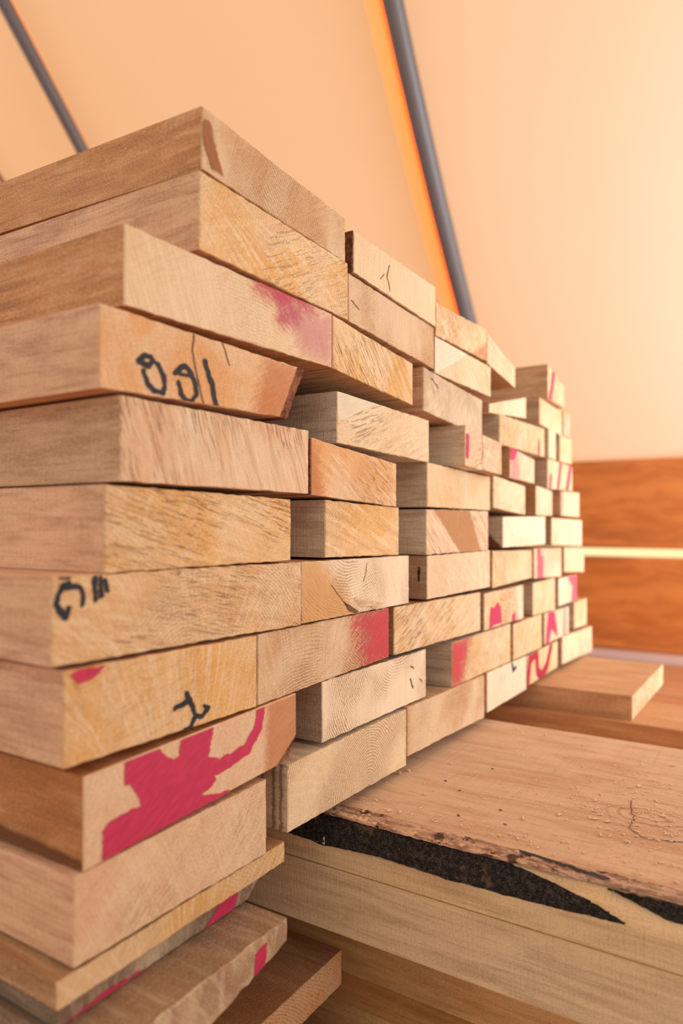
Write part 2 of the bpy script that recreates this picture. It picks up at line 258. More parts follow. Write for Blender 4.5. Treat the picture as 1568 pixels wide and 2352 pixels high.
# ---------------------------------------------------------------- materials
def end_grain():
    t = NT('sawn_end_grain')
    P = t.n('TexCoord').outputs['Object']
    ring = t.attr('ring'); rc = ring.outputs['Vector']
    oi = t.n('ObjectInfo').outputs['Random']
    off = t.n('CombineXYZ', i={'X': t.math('MULTIPLY', oi, 7.3), 'Y': t.math('MULTIPLY', oi, 3.1), 'Z': t.math('MULTIPLY', oi, 5.7)}).outputs[0]
    sep0 = t.n('SeparateXYZ', i={0: P})
    F = t.n('CombineXYZ', i={'X': sep0.outputs[0], 'Y': 0.0, 'Z': sep0.outputs[2]}).outputs[0]
    Q = t.vm('ADD', F, off)
    nz = t.noise(Q, 22, 3, .5, 0, True)
    dis = t.vm('SCALE', t.vm('SUBTRACT', nz, (.5, .5, .5)), None, .013)
    mv = t.n('SeparateXYZ', i={0: t.attr('figure').outputs['Vector']}); RA, DA, YA = mv.outputs[0], mv.outputs[1], mv.outputs[2]
    d = t.vm('ADD', t.vm('SUBTRACT', F, rc), dis)
    s = t.n('SeparateXYZ', i={0: d}); X, Z = s.outputs[0], s.outputs[2]
    r = t.math('SQRT', t.math('ADD', t.math('MULTIPLY', X, X), t.math('MULTIPLY', Z, Z)))
    th = t.math('ARCTAN2', Z, X)
    wob = t.noise(Q, 60, 2)
    # growth rings, period varies
    ph = t.math('ADD', t.math('MULTIPLY', r, 330), t.math('MULTIPLY', wob, 1.2))
    saw = t.math('FRACT', ph)
    early = t.math('MULTIPLY', t.ramp(saw, 0, .12), t.math('SUBTRACT', 1, t.ramp(saw, .22, .75)))
    ringamp = t.math('MULTIPLY', t.ramp(t.noise(Q, 11, 2), .40, .62), RA)
    # pores: short dashes that follow the rings
    pv = t.n('CombineXYZ', i={'X': t.math('MULTIPLY', r, 1000), 'Y': t.math('MULTIPLY', t.math('MULTIPLY', th, .12), 620), 'Z': oi}).outputs[0]
    pn = t.noise(pv, 1, 2, .6)
    pores = t.math('MULTIPLY', t.math('MULTIPLY', t.ramp(pn, .52, .64), t.math('ADD', t.math('MULTIPLY', early, .85), .1)), ringamp)
    # coarse torn dashes running one way across the end
    da = t.attr('dash_angle').outputs['Fac']; cs, sn = t.math('COSINE', da), t.math('SINE', da)
    al = t.math('ADD', t.math('MULTIPLY', sep0.outputs[0], cs), t.math('MULTIPLY', sep0.outputs[2], sn))
    ac = t.math('SUBTRACT', t.math('MULTIPLY', sep0.outputs[2], cs), t.math('MULTIPLY', sep0.outputs[0], sn))
    aw = t.math('ADD', ac, t.math('MULTIPLY', t.math('SUBTRACT', t.noise(Q, 20, 2), .5), .006))
    dn = t.noise(t.n('CombineXYZ', i={'X': t.math('MULTIPLY', al, 50), 'Y': t.math('MULTIPLY', aw, 640), 'Z': t.math('MULTIPLY', oi, 11)}).outputs[0], 1, 3, .6)
    dn2 = t.noise(t.n('CombineXYZ', i={'X': t.math('MULTIPLY', al, 18), 'Y': t.math('MULTIPLY', aw, 190), 'Z': t.math('MULTIPLY', oi, 7)}).outputs[0], 1, 3, .6)
    zone = t.ramp(t.noise(Q, 10, 2), .46, .60)
    dash = t.math('MULTIPLY', t.math('MULTIPLY', t.ramp(dn, .56, .64), zone), DA)
    band = t.math('MULTIPLY', t.ramp(dn2, .50, .64), DA)
    pale = t.math('MULTIPLY', t.ramp(dn2, .46, .32), DA)
    # rays: pale and dark streaks fanning out from the pith
    rv = t.n('CombineXYZ', i={'X': t.math('MULTIPLY', th, 42), 'Y': t.math('MULTIPLY', r, 16), 'Z': t.math('MULTIPLY', oi, 9)}).outputs[0]
    rn = t.noise(rv, 1, 3, .6)
    rays = t.ramp(rn, .50, .62)
    rv2 = t.n('CombineXYZ', i={'X': t.math('MULTIPLY', th, 30), 'Y': t.math('MULTIPLY', r, 45), 'Z': t.math('MULTIPLY', oi, 4)}).outputs[0]
    dark = t.ramp(t.noise(rv2, 1, 4, .65), .55, .68)
    darka = t.math('MULTIPLY', dark, t.ramp(t.noise(Q, 11, 1), .42, .6))
    # saw kerf lines
    ax = t.attr('saw').outputs['Fac']
    sl = t.math('ADD', t.math('MULTIPLY', sep0.outputs[0], t.math('COSINE', ax)), t.math('MULTIPLY', sep0.outputs[2], t.math('SINE', ax)))
    kv = t.n('CombineXYZ', i={'X': t.math('MULTIPLY', sl, 900), 'Y': t.math('MULTIPLY', sep0.outputs[2], 22), 'Z': oi}).outputs[0]
    kerf = t.noise(kv, 1, 2, .5)
    blotch = t.ramp(t.noise(Q, 13, 3, .55, .6), .38, .64)
    fuzz = t.noise(Q, 800, 3, .6)
    tint = t.attr('tint').outputs['Color']
    cream = t.mix(.5, lin((240, 216, 178)), tint)
    c = t.mix(blotch, cream, tint)
    c = t.mix(t.math('MULTIPLY', t.math('MULTIPLY', rays, YA), .5), c, lin((250, 226, 188)))
    c = t.mix(t.math('MULTIPLY', t.math('MULTIPLY', early, ringamp), .52), c, lin((186, 130, 80)))
    c = t.mix(t.math('MULTIPLY', band, .34), c, lin((190, 130, 78)))
    c = t.mix(t.math('MULTIPLY', pale, .45), c, lin((252, 230, 194)))
    c = t.mix(t.math('MULTIPLY', t.math('MULTIPLY', darka, YA), .3), c, lin((176, 118, 70)))
    c = t.mix(t.math('MULTIPLY', dash, .66), c, lin((146, 96, 58)))
    c = t.mix(t.math('MULTIPLY', pores, .75), c, lin((134, 88, 50)))
    c = t.mix(t.math('MULTIPLY', t.ramp(kerf, .42, .7), .16), c, lin((172, 124, 82)))
    c = t.mix(t.math('MULTIPLY', t.ramp(fuzz, .5, .72), .26), c, lin((255, 236, 205)))
    c = t.mix(t.math('MULTIPLY', t.ramp(fuzz, .5, .3), .26), c, lin((150, 100, 60)))
    h = t.math('ADD', t.math('MULTIPLY', fuzz, .8), t.math('ADD', t.math('MULTIPLY', kerf, .8), t.math('ADD', t.math('MULTIPLY', pores, -1.2), t.math('MULTIPLY', dash, -2.5))))
    return t.done(t.bsdf(c, .75, h, .75, .0008))
def side_grain(name='sawn_side_grain', scale=1.0, rough_saw=.5, contrast=1.0):
    t = NT(name)
    P = t.n('TexCoord').outputs['Object']
    oi = t.n('ObjectInfo').outputs['Random']
    off = t.n('CombineXYZ', i={'X': t.math('MULTIPLY', oi, 3.3), 'Y': t.math('MULTIPLY', oi, 9.1), 'Z': t.math('MULTIPLY', oi, 2.7)}).outputs[0]
    Q = t.vm('ADD', P, off)
    w = t.vm('ADD', t.vm('MULTIPLY', Q, (1, .12, 1)), t.vm('SCALE', t.noise(t.vm('MULTIPLY', Q, (1, .35, 1)), 9, 2, .5, 0, True), None, .012))
    g1 = t.noise(w, 130*scale, 4, .6)
    g2 = t.noise(t.vm('MULTIPLY', w, (1, .3, 1)), 420*scale, 3, .6)
    sp = t.n('SeparateXYZ', i={0: Q})
    kv = t.n('CombineXYZ', i={'X': t.math('MULTIPLY', sp.outputs[1], 760), 'Y': t.math('MULTIPLY', sp.outputs[2], 30), 'Z': t.math('MULTIPLY', sp.outputs[0], 14)}).outputs[0]
    kerf = t.noise(kv, 1, 2, .5)
    bl = t.noise(t.vm('MULTIPLY', Q, (1, .5, 1)), 9, 2)
    tint = t.attr('tint_side').outputs['Color']
    c = t.mix(t.math('MULTIPLY', t.ramp(g1, .4, .68), .42*contrast), tint, lin((140, 88, 52)))
    c = t.mix(t.math('MULTIPLY', t.ramp(g1, .5, .28), .3), c, lin((240, 204, 164)))
    c = t.mix(t.math('MULTIPLY', t.ramp(g2, .5, .7), .32*contrast), c, lin((118, 74, 44)))
    c = t.mix(t.math('MULTIPLY', t.ramp(kerf, .46, .7), .15*rough_saw*2), c, lin((146, 104, 72)))
    c = t.mix(t.math('MULTIPLY', t.ramp(bl, .42, .7), .25), c, lin((222, 170, 124)))
    f3 = t.noise(t.vm('MULTIPLY', Q, (1, .35, 1)), 1300, 3, .65)
    c = t.mix(t.math('MULTIPLY', t.ramp(f3, .5, .68), .34), c, lin((252, 222, 180)))
    c = t.mix(t.math('MULTIPLY', t.ramp(f3, .5, .32), .30), c, lin((132, 88, 54)))
    h = t.math('ADD', t.math('ADD', g2, f3), t.math('MULTIPLY', kerf, rough_saw*3))
    return t.done(t.bsdf(c, .72, h, .6, .0008))
def slab_top():
    t = NT('slab_face')
    P = t.n('TexCoord').outputs['Object']
    w = t.vm('ADD', t.vm('MULTIPLY', P, (1, .16, 1)), t.vm('SCALE', t.noise(t.vm('MULTIPLY', P, (1, .4, 1)), 7, 2, .5, 0, True), None, .035))
    g1 = t.noise(w, 60, 4, .6); g2 = t.noise(t.vm('MULTIPLY', w, (1, .4, 1)), 330, 3, .6)
    # knot: rings round one point
    kc = t.vm('MULTIPLY', t.vm('SUBTRACT', P, (.173, .669, .0)), (1.25, .8, 0))
    kr = t.math('ADD', t.vm('LENGTH', kc), t.math('MULTIPLY', t.noise(P, 35, 2), .02))
    kring = t.math('MULTIPLY', t.math('SINE', t.math('MULTIPLY', kr, 620)), t.math('SUBTRACT', 1, t.ramp(kr, .02, .075)))
    sp = t.n('SeparateXYZ', i={0: P})
    kv = t.n('CombineXYZ', i={'X': t.math('MULTIPLY', sp.outputs[1], 260), 'Y': t.math('MULTIPLY', sp.outputs[0], 9), 'Z': 0.0}).outputs[0]
    kerf = t.noise(kv, 1, 2, .5)
    tint = t.attr('tint_top').outputs['Color']
    c = t.mix(t.math('MULTIPLY', t.ramp(g1, .42, .68), .42), tint, lin((176, 116, 74)))
    c = t.mix(t.math('MULTIPLY', t.ramp(g1, .5, .3), .32), c, lin((232, 190, 152)))
    c = t.mix(t.math('MULTIPLY', t.ramp(g2, .5, .72), .28), c, lin((150, 96, 60)))
    c = t.mix(t.math('MULTIPLY', t.ramp(kring, .2, .9), .5), c, lin((146, 92, 60)))
    c = t.mix(t.math('MULTIPLY', t.ramp(kerf, .5, .75), .14), c, lin((160, 108, 72)))
    f3 = t.noise(t.vm('MULTIPLY', P, (1, .35, 1)), 1300, 3, .65)
    c = t.mix(t.math('MULTIPLY', t.ramp(f3, .5, .7), .22), c, lin((246, 214, 178)))
    c = t.mix(t.math('MULTIPLY', t.ramp(f3, .5, .3), .2), c, lin((140, 92, 60)))
    return t.done(t.bsdf(c, .7, t.math('ADD', t.math('ADD', g2, f3), kerf), .5, .0008))
def bark():
    t = NT('bark'); P = t.n('TexCoord').outputs['Object']
    n1 = t.noise(P, 160, 5, .7); n2 = t.noise(P, 40, 2)
    c = t.mix(t.ramp(n1, .35, .65), lin((84, 46, 30)), lin((150, 96, 68)))
    c = t.mix(t.math('MULTIPLY', t.ramp(n2, .5, .7), .5), c, lin((176, 118, 80)))
    return t.done(t.bsdf(c, .9, n1, 1, .004))
def char():
    t = NT('charred_wood'); P = t.n('TexCoord').outputs['Object']
    n1 = t.noise(P, 240, 4, .7); n2 = t.noise(P, 1300, 2, .6); n3 = t.noise(P, 60, 3)
    c = t.mix(t.ramp(n1, .4, .7), lin((22, 20, 20)), lin((66, 58, 52)))
    c = t.mix(t.math('MULTIPLY', t.ramp(n2, .62, .72), .8), c, lin((190, 164, 128)))
    c = t.mix(t.math('MULTIPLY', t.ramp(n3, .6, .75), .5), c, lin((120, 92, 70)))
    return t.done(t.bsdf(c, .85, n1, 1, .003))
def torn():
    t = NT('torn_wood'); P = t.n('TexCoord').outputs['Object']
    w = t.vm('MULTIPLY', P, (1, .2, 1))
    n1 = t.noise(w, 160, 5, .7); n3 = t.noise(P, 55, 3)
    c = t.mix(t.ramp(n1, .35, .65), lin((150, 108, 84)), lin((222, 184, 156)))
    c = t.mix(t.math('MULTIPLY', t.ramp(n3, .58, .66), .85), c, lin((60, 44, 38)))
    return t.done(t.bsdf(c, .9, n1, 1, .004))
def paint(name, rgb, dens=1.0, dry=.5, wide=.2, ang=.5):
    t = NT(name); P = t.n('TexCoord').outputs['Object']
    a = t.attr('coat', 'GEOMETRY').outputs['Fac']
    g = t.noise(t.vm('MULTIPLY', P, (1, 1, 1)), 420, 4, .65)
    sx = t.n('SeparateXYZ', i={0: P}); ca, sa = math.cos(ang), math.sin(ang)
    al = t.math('ADD', t.math('MULTIPLY', sx.outputs[0], ca), t.math('MULTIPLY', sx.outputs[2], sa)); ac = t.math('SUBTRACT', t.math('MULTIPLY', sx.outputs[2], ca), t.math('MULTIPLY', sx.outputs[0], sa))
    g2 = t.noise(t.n('CombineXYZ', i={'X': t.math('MULTIPLY', al, 60), 'Y': t.math('MULTIPLY', ac, 420), 'Z': sx.outputs[1]}).outputs[0], 1, 4, .65)
    k = t.math('ADD', t.math('MULTIPLY', t.math('SUBTRACT', g, .5), dry), t.math('MULTIPLY', t.math('SUBTRACT', g2, .5), dry*1.4))
    f = t.math('MULTIPLY', t.ramp(t.math('ADD', a, k), .5-wide, .5+wide), dens)
    col = t.mix(t.math('MULTIPLY', t.ramp(g2, .4, .65), .5), lin(rgb), tuple(min(1, v*1.35+.02) for v in lin(rgb)))
    b = t.bsdf(col, .6, g, .3, .0004)
    tr = t.n('BsdfTransparent')
    m = t.n('MixShader', i={0: f}); t.t.links.new(tr.outputs[0], m.inputs[1]); t.t.links.new(b.outputs[0], m.inputs[2])
    return t.done(m)
END, SIDE, BARK, CHAR, TORN, TOP = end_grain(), side_grain(), bark(), char(), torn(), slab_top()
SIDE2 = side_grain('planed_side_grain', .55, .35, .8)
PAINT = {
 'black': paint('black_marker', (36, 38, 44), .95, .35), 'crack': paint('dark_crack', (112, 66, 34), .95, .2),
 'notch': paint('split_wood', (158, 102, 58), .9, .6, .4, -1.2),
 'pink': paint('crimson_paint', (204, 48, 90), .84, .35), 'pinkdeep': paint('deep_crimson_paint', (176, 28, 56), .88, .4),
 'red': paint('brushed_red_paint', (208, 56, 72), .78, 1.7, .5, .55), 'cloud': paint('smudged_pink_paint', (200, 52, 92), .85, .9, .5, -.5), 'pinksoft': paint('faded_pink_paint', (214, 84, 112), .7, .5, .4),
 'cream': paint('pale_sapwood', (248, 230, 196), .65, .5, .3, .3), 'tanwood': paint('tan_heartwood', (190, 132, 78), .7, 1.0, .4, -1.0),
 'pinkpale': paint('pink_smear', (206, 122, 140), .42, .8, .5), 'orange': paint('orange_heartwood', (206, 130, 74), .5, 1.0, .5), 'amberw': paint('golden_heartwood', (226, 168, 96), .6, .9, .5, -.8), 'stripe': paint('grey_brown_grain', (124, 98, 74), .6, .8, .4, 1.2),
}
def simple(name, rgb, rough=.5, metal=0, n=0):
    t = NT(name); P = t.n('TexCoord').outputs['Object']; g = t.noise(P, n or 30, 3)
    c = t.mix(t.math('MULTIPLY', g, .35), lin(rgb), tuple(v*.75 for v in lin(rgb)))
    b = t.bsdf(c, rough, g, .2, .001, .5); b.inputs['Metallic'].default_value = metal
    return t.done(b)
STEEL = simple('grey_painted_steel', (112, 106, 104), .42)
GAP_PALE = simple('pale_gap_light', (214, 178, 162), .5, .0)  # paleness stands for light coming through a gap at the wall foot
CORD = simple('mauve_cord', (160, 112, 100), .8)
CHIP = simple('wood_chip', (236, 200, 160), .8)
def canvas(name, dif, tra):
    t = NT(name); P = t.n('TexCoord').outputs['Object']
    w = t.noise(P, 3, 3, .5); wv = t.noise(t.vm('MULTIPLY', P, (1, 1, 1)), 420, 2)
    d1 = t.n('BsdfDiffuse', i={'Color': lin(dif)+(1,)}); 
    tc = t.mix(t.math('MULTIPLY', w, .25), lin(tra), tuple(v*.8 for v in lin(tra)))
    d2 = t.n('BsdfTranslucent', i={'Color': tc})
    bp = t.n('Bump', i={'Height': t.math('ADD', w, t.math('MULTIPLY', wv, .05)), 'Strength': .15, 'Distance': .02})
    t.t.links.new(bp.outputs[0], d1.inputs['Normal'])
    m = t.n('AddShader'); t.t.links.new(d1.outputs[0], m.inputs[0]); t.t.links.new(d2.outputs[0], m.inputs[1])
    return t.done(m)
CANVAS = canvas('orange_canvas', (194, 180, 168), (156, 113, 66))
GLOW = canvas('orange_canvas_glow', (236, 172, 100), (244, 176, 100))  # deeper orange painted in for how light shows through near the poles
GLOW2 = canvas('orange_canvas_glow_soft', (230, 184, 142), (244, 204, 160))
def dropside():
    t = NT('varnished_dropside_plank'); P = t.n('TexCoord').outputs['Object']
    w = t.vm('ADD', t.vm('MULTIPLY', P, (1, .14, 1)), t.vm('SCALE', t.noise(P, 4, 2, .5, 0, True), None, .08))
    g = t.noise(w, 22, 4, .6)
    kc = t.vm('MULTIPLY', t.vm('SUBTRACT', P, (0, .93, .15)), (0, .75, 1.5)); kr = t.vm('LENGTH', kc)
    kn = t.math('SUBTRACT', 1, t.ramp(kr, .02, .06))
    c = t.mix(t.ramp(g, .36, .68), lin((208, 122, 58)), lin((180, 98, 42)))
    c = t.mix(t.math('MULTIPLY', kn, .6), c, lin((96, 44, 20)))
    lo = t.ramp(t.noise(t.vm('MULTIPLY', P, (1, .5, 3)), 5, 3), .5, .7)
    c = t.mix(t.math('MULTIPLY', lo, .4), c, lin((140, 72, 34)))
    return t.done(t.bsdf(c, .45, g, .2, .002))
DROP = dropside()

# ---------------------------------------------------------------- boards
def outline(q, step=.007, j=.00045, rnd=random):
    pts = []
    for i in range(4):
        a, b = Vector(q[i]), Vector(q[(i+1) % 4])
        n = max(2, int((b-a).length/step))
        for k in range(n):
            p = a.lerp(b, k/n)
            if k: p = p + Vector((rnd.uniform(-j, j), rnd.uniform(-j, j)))
            pts.append(p)
    return pts
def board(name, Y, q, tint, side, ring, saw=0., L=1.7, slope=0., lab='', cat='board', group=None, mats=None, j=.00045, poly=None, figure=None):
    rnd = random.Random(name+lab)
    ox, oz = q[0]
    q = [(a-ox, b-oz) for a, b in q]
    if poly: pts = [Vector((a-ox, b-oz)) for a, b in poly]
    else: pts = outline(q, rnd=rnd, j=j)
    cen = sum(pts, Vector((0, 0)))/len(pts)
    V, F, fm = [], [], []
    n = len(pts)
    rings = [(0, .0007), (.0009, 0), (.25, 0), (L*.5, 0), (L, 0)]
    for y, ins in rings:
        for p in pts:
            dd = (p-cen); pp = p - dd.normalized()*ins*1.4 if dd.length > 0 else p
            V.append((pp.x, y, pp.y+slope*y))
    F.append(list(range(n))); fm.append(0)
    F.append(list(range((len(rings)-1)*n, len(rings)*n))[::-1]); fm.append(0)
    for r in range(len(rings)-1):
        for k in range(n):
            F.append([r*n+k, r*n+(k+1) % n, (r+1)*n+(k+1) % n, (r+1)*n+k]); fm.append(0 if r == 0 else 1)
    o = obj(name, V, F, mats or [END, SIDE], loc=(ox, Y, oz+H), fm=None)
    o.data.polygons.foreach_set('material_index', fm)
    o['tint'] = list(lin(tint)); o['tint_side'] = list(lin(side)); o['ring'] = list(ring); o['saw'] = float(saw)
    f = figure or (rnd.uniform(.2, .8), rnd.choice((0, .3, .6)), rnd.uniform(.3, 1), math.radians(rnd.choice((-20, -35, -60, 20, 40))))
    o['figure'] = [float(v) for v in f[:3]]; o['dash_angle'] = float(f[3])
    tag(o, lab, cat, group)
    return o
# colours: end, side; ring centre relative to the lower left corner (x, 0, z)
T = dict(cream=(236,206,160), honey=(228,184,128), tan=(208,164,118), amber=(232,180,108), orange=(230,172,112), pale=(244,222,188), grey=(202,172,138), peach=(232,190,150))
S = dict(brown=(214,170,128), pink=(240,186,146), grey=(226,208,180), dark=(188,154,122), ochre=(206,152,98), deep=(192,120,58), shag=(164,148,130), ridge=(150,112,66), rich=(216,150,92))
SPEC = {
'1a': ('tan','rich',(.02,0,-.05)), '1b': ('cream','dark',(.05,0,.5)), '1c': ('honey','ochre',(.3,0,.2)), '1d': ('cream','ochre',(-.2,0,.2)), '1e': ('honey','brown',(.1,0,-.2)),
'2a': ('amber','pink',(-.06,0,.10)), '2b': ('tan','brown',(.13,0,.10)), '2c': ('cream','brown',(-.03,0,.12)), '2d': ('cream','brown',(.2,0,.3)), '2e': ('honey','dark',(.2,0,.3)), '2f': ('tan','brown',(.2,0,.2)),
'3a': ('cream','rich',(.1,0,-.25)), '3b': ('amber','brown',(-.25,0,-.12)), '3c': ('grey','pink',(.3,0,.2)), '3d': ('honey','grey',(.05,0,-.2)), '3e': ('cream','grey',(.2,0,.2)), '3f': ('honey','grey',(.2,0,.2)),
'4a': ('orange','pink',(.1,0,-.3)), '4b': ('cream','grey',(.02,0,-.06)), '4c': ('peach','grey',(.3,0,.2)), '4d': ('tan','dark',(.2,0,.3)), '4e': ('peach','ochre',(.2,0,.2)), '4f': ('honey','grey',(.2,0,.2)),
'5a': ('peach','brown',(-.28,0,-.16)), '5b': ('orange','dark',(-.1,0,-.3)), '5c': ('honey','grey',(.1,0,-.2)), '5d': ('cream','brown',(.4,0,.05)), '5e': ('peach','ochre',(.2,0,.2)), '5f': ('cream','pink',(.2,0,.2)),
'6a': ('amber','pink',(-.05,0,-.16)), '6b': ('amber','grey',(-.12,0,-.12)), '6c': ('peach','grey',(-.2,0,-.2)), '6d': ('pale','grey',(.08,0,.07)), '6e': ('cream','dark',(.3,0,.2)),
'7a': ('honey','pink',(.15,0,-.06)), '7b': ('pale','brown',(.10,0,.11)), '7c': ('peach','dark',(-.1,0,.15)), '7d': ('honey','ochre',(.2,0,-.2)), '7e': ('peach','pink',(.2,0,.2)), '7f': ('cream','brown',(.2,0,.3)),
'8a': ('amber','pink',(.09,0,-.1)), '8b': ('tan','brown',(.08,0,-.10)), '8c': ('honey','ridge',(-.05,0,.2)), '8d': ('honey','dark',(.3,0,.2)), '8e': ('honey','grey',(.2,0,.2)), '8f': ('pale','brown',(.2,0,.2)),
'9a': ('peach','deep',(.12,0,.5)), '9b': ('pale','shag',(.17,0,.10)), '9c': ('honey','grey',(-.2,0,.2)), '9d': ('honey','ochre',(.2,0,.2)), '9e': ('peach','grey',(.2,0,.2)), '9f': ('honey','grey',(.2,0,.2)),
'10a': ('peach','pink',(.2,0,-.2)), '10b': ('cream','grey',(.14,0,.01)), '10c': ('tan','brown',(.09,0,.05)), '10d': ('pale','ochre',(.1,0,.2)), '10e': ('honey','brown',(.2,0,.2)), '10f': ('cream','brown',(.2,0,.2)),
}
SLOPE = {'1a': .03, '2a': .02, '4a': 0}
def A(d): return math.radians(d)
FIG = {'1a': (1, .2, .3, A(30)), '2a': (.3, .45, 1, A(25)), '2b': (1.2, .1, .3, A(-35)), '1b': (.15, .1, .2, A(80)), '3a': (.25, .1, .6, A(30)), '3b': (.2, 1, .2, A(-48)), '3c': (.3, .4, .6, A(-60)),
 '4a': (.1, .1, .15, A(80)), '4b': (.3, .7, .5, A(18)), '5a': (.1, 1, .2, A(-70)), '5b': (.2, .8, .2, A(-28)), '5c': (.1, .1, .3, 0), '6a': (.3, .8, .6, A(-14)), '6b': (.5, 1, .4, A(-20)), '6c': (.1, .7, .1, A(-35)),
 '7a': (.5, .7, .8, A(-12)), '7b': (1.3, .1, .35, A(-30)), '7c': (.1, .2, .6, A(60)), '8a': (.2, .2, .9, A(15)), '8b': (1.3, .2, .5, A(22)), '8c': (.2, .9, .5, A(24)), '9a': (.1, .1, .3, A(80)),
 '9b': (1.4, .1, .5, A(20)), '9c': (.3, .5, .5, A(38)), '10a': (.2, .4, .5, A(40)), '10b': (1, .2, .8, A(30)), '10c': (1.1, .2, .3, A(60)), '10d': (.1, .1, 1, A(40))}
OB = {}
rr = random.Random(9)
for k, (Y, q) in BOARDS.items():
    a, b, ring = SPEC[k]
    row = int(k[:-1])
    rg = (ring[0]+rr.uniform(-.02, .02), 0, ring[2]+rr.uniform(-.01, .01))
    poly = None
    if k == '4a':       # right end runs out into a slanting waney edge
        poly = None
        (x0, z0), (x1, z1), (x2, z2), (x3, z3) = q
        q2 = [(x0, z0), (x1-.030, z1+.002), (x2-.004, z2), (x3, z3)]
        poly = outline(q2, rnd=rr)
    if k == '9a':
        (x0, z0), (x1, z1), (x2, z2), (x3, z3) = q
        poly = outline([(x0, z0), (x1-.03, z1-.001), (x2, z2), (x3, z3)], rnd=rr)
        q5 = [(x0, z0), (x1-.028, z1), (x1, z1+.020), (x2, z2), (x3, z3)]
        poly = []
        for i in range(5):
            A, Bv = Vector(q5[i]), Vector(q5[(i+1) % 5]); m = max(2, int((Bv-A).length/.007))
            poly += [A.lerp(Bv, s/m) for s in range(m)]
    OB[k] = board('sawn_board', Y, q, T[a], S[b], rg, rr.uniform(-.5, .5), 1.7, SLOPE.get(k, 0), LABELS[k], 'board', 'boards in the %s row of the stack' % ORD[row-1], poly=poly, figure=FIG.get(k))

# ---------------------------------------------------------------- marks on the end faces
def seg_d(p, a, b):
    ab = b-a; t = max(0, min(1, (p-a).dot(ab)/max(ab.length_squared, 1e-12)))
    return (p-(a+ab*t)).length
def sdf(p, shapes):
    best = 1
    for kind, w, pts in shapes:
        P = [Vector(v) for v in pts]
        if kind == 's': dd = min(seg_d(p, a, b) for a, b in zip(P, P[1:])) - w/2
        else:
            dd = min(seg_d(p, a, b) for a, b in zip(P, P[1:]+P[:1])); ins = False
            for a, b in zip(P, P[1:]+P[:1]):
                if (a.y > p.y) != (b.y > p.y) and p.x < (b.x-a.x)*(p.y-a.y)/(b.y-a.y)+a.x: ins = not ins
            if ins: dd = -dd
        best = min(best, dd)
    return best
def mark(name, quad, Y, shapes, soft, mat, parent, base, lift=.0005, label=None, pos=None, clip=None):
    """thin coat of paint lying on the end face, as a fine grid limited to the face"""
    xs = [p[0] for s in shapes for p in s[2]]; zs = [p[1] for s in shapes for p in s[2]]
    pad = soft+max(s[1] for s in shapes)
    (x0, z0), (x1, z1), (x2, z2), (x3, z3) = quad
    u0, u1 = max(min(xs)-pad, x0), min(max(xs)+pad, x1)
    v0, v1 = min(zs)-pad, max(zs)+pad
    if u1 <= u0: return
    st = max(.0006, min(.0016, soft*.5))
    nu = max(2, min(170, int((u1-u0)/st)))
    verts, dens, idx, faces = [], [], {}, []
    for i in range(nu+1):
        u = u0+(u1-u0)*i/nu; t = (u-x0)/(x1-x0)
        lo, hi = z0+(z1-z0)*t, z3+(z2-z3)*t
        a, b = max(v0, lo+.0003), min(v1, hi-.0003)
        if b <= a: a = b = (a+b)/2
        nv = 60
        for k in range(nv+1):
            v = a+(b-a)*k/nv
            wa = min(.0016, soft*.9)
            wu = u+wa*noise.noise(Vector((u*140, v*140, 1)))+wa*.6*noise.noise(Vector((u*500, v*500, 4))); wv = v+wa*noise.noise(Vector((u*140, v*140, 9)))
            al = max(0, min(1, .5-sdf(Vector((wu, wv)), shapes)/soft))
            if clip and sdf(Vector((u, v)), [('p', 0, clip)]) > -.0004: al = 0
            idx[i, k] = len(verts); dens.append(al)
            P3 = pos(u, v) if pos else (u-base[0], -lift, v-base[1])
            verts.append(P3)
    for i in range(nu):
        for k in range(60):
            c = [idx[i, k], idx[i+1, k], idx[i+1, k+1], idx[i, k+1]]
            if max(dens[v] for v in c) > .02: faces.append(c)
    used = sorted({v for f in faces for v in f}); mp = {v: i for i, v in enumerate(used)}
    if not faces: return
    o = obj(name, [verts[v] for v in used], [[mp[v] for v in f] for f in faces], mat, parent)
    at_ = o.data.attributes.new('coat', 'FLOAT', 'POINT'); at_.data.foreach_set('value', [dens[v] for v in used])
    if label: o['label'] = label
    return o
MLAB = {'marker_writing': 'black marker strokes', 'paint_mark': 'red paint', 'paint_smear': 'faint pink smear', 'drying_crack': 'thin brown crack',
        'split_notch': 'brown split in the wood', 'black_stain': 'dark stain', 'bark_stain': 'orange-brown tone near the bark', 'sapwood_patch': 'nearly white sapwood', 'heartwood_patch': 'darker tan heartwood'}
QUADS = {k: v for k, v in BOARDS.items()}
QUADS['12'] = (.39, [(.282, -.3168), (.466, -.3168), (.487, -.3002), (.282, -.2988)])
QUADS['13'] = (.3466, [(.27, -.372), (.463, -.336), (.463, -.3186), (.27, -.3186)])
OB['12'] = board('thin_board', .39, QUADS['12'][1], (128,106,86), (112,94,76), (.1,0,-.3), .8, 1.6, 0,
    'thin weathered grey-brown board with pink paint, below the pale thin board', 'board', 'thin weathered boards under the stack')
OB['13'] = board('weathered_board', .3466, QUADS['13'][1], (166,136,106), (134,116,96), (.1,0,-.3), .8, 1.6, 0,
    'weathered grey board jutting forward under the stack, pink patch on its rough end', 'board', 'thin weathered boards under the stack', j=.0012)
OB['11'] = board('thin_board', .381, [(.275, -.2982), (.505, -.2982), (.505, -.2812), (.275, -.2812)], (224,176,108), (176,128,82), (.1,0,-.1), 0, 1.7, 0,
    'thin yellow board with fine speckles supporting the near end of the stack', 'board')
q = BOARDS['4a'][1]; CLIP = {'4a': [q[0], (q[1][0]-.030, q[1][1]+.002), (q[2][0]-.004, q[2][1]), q[3]]}
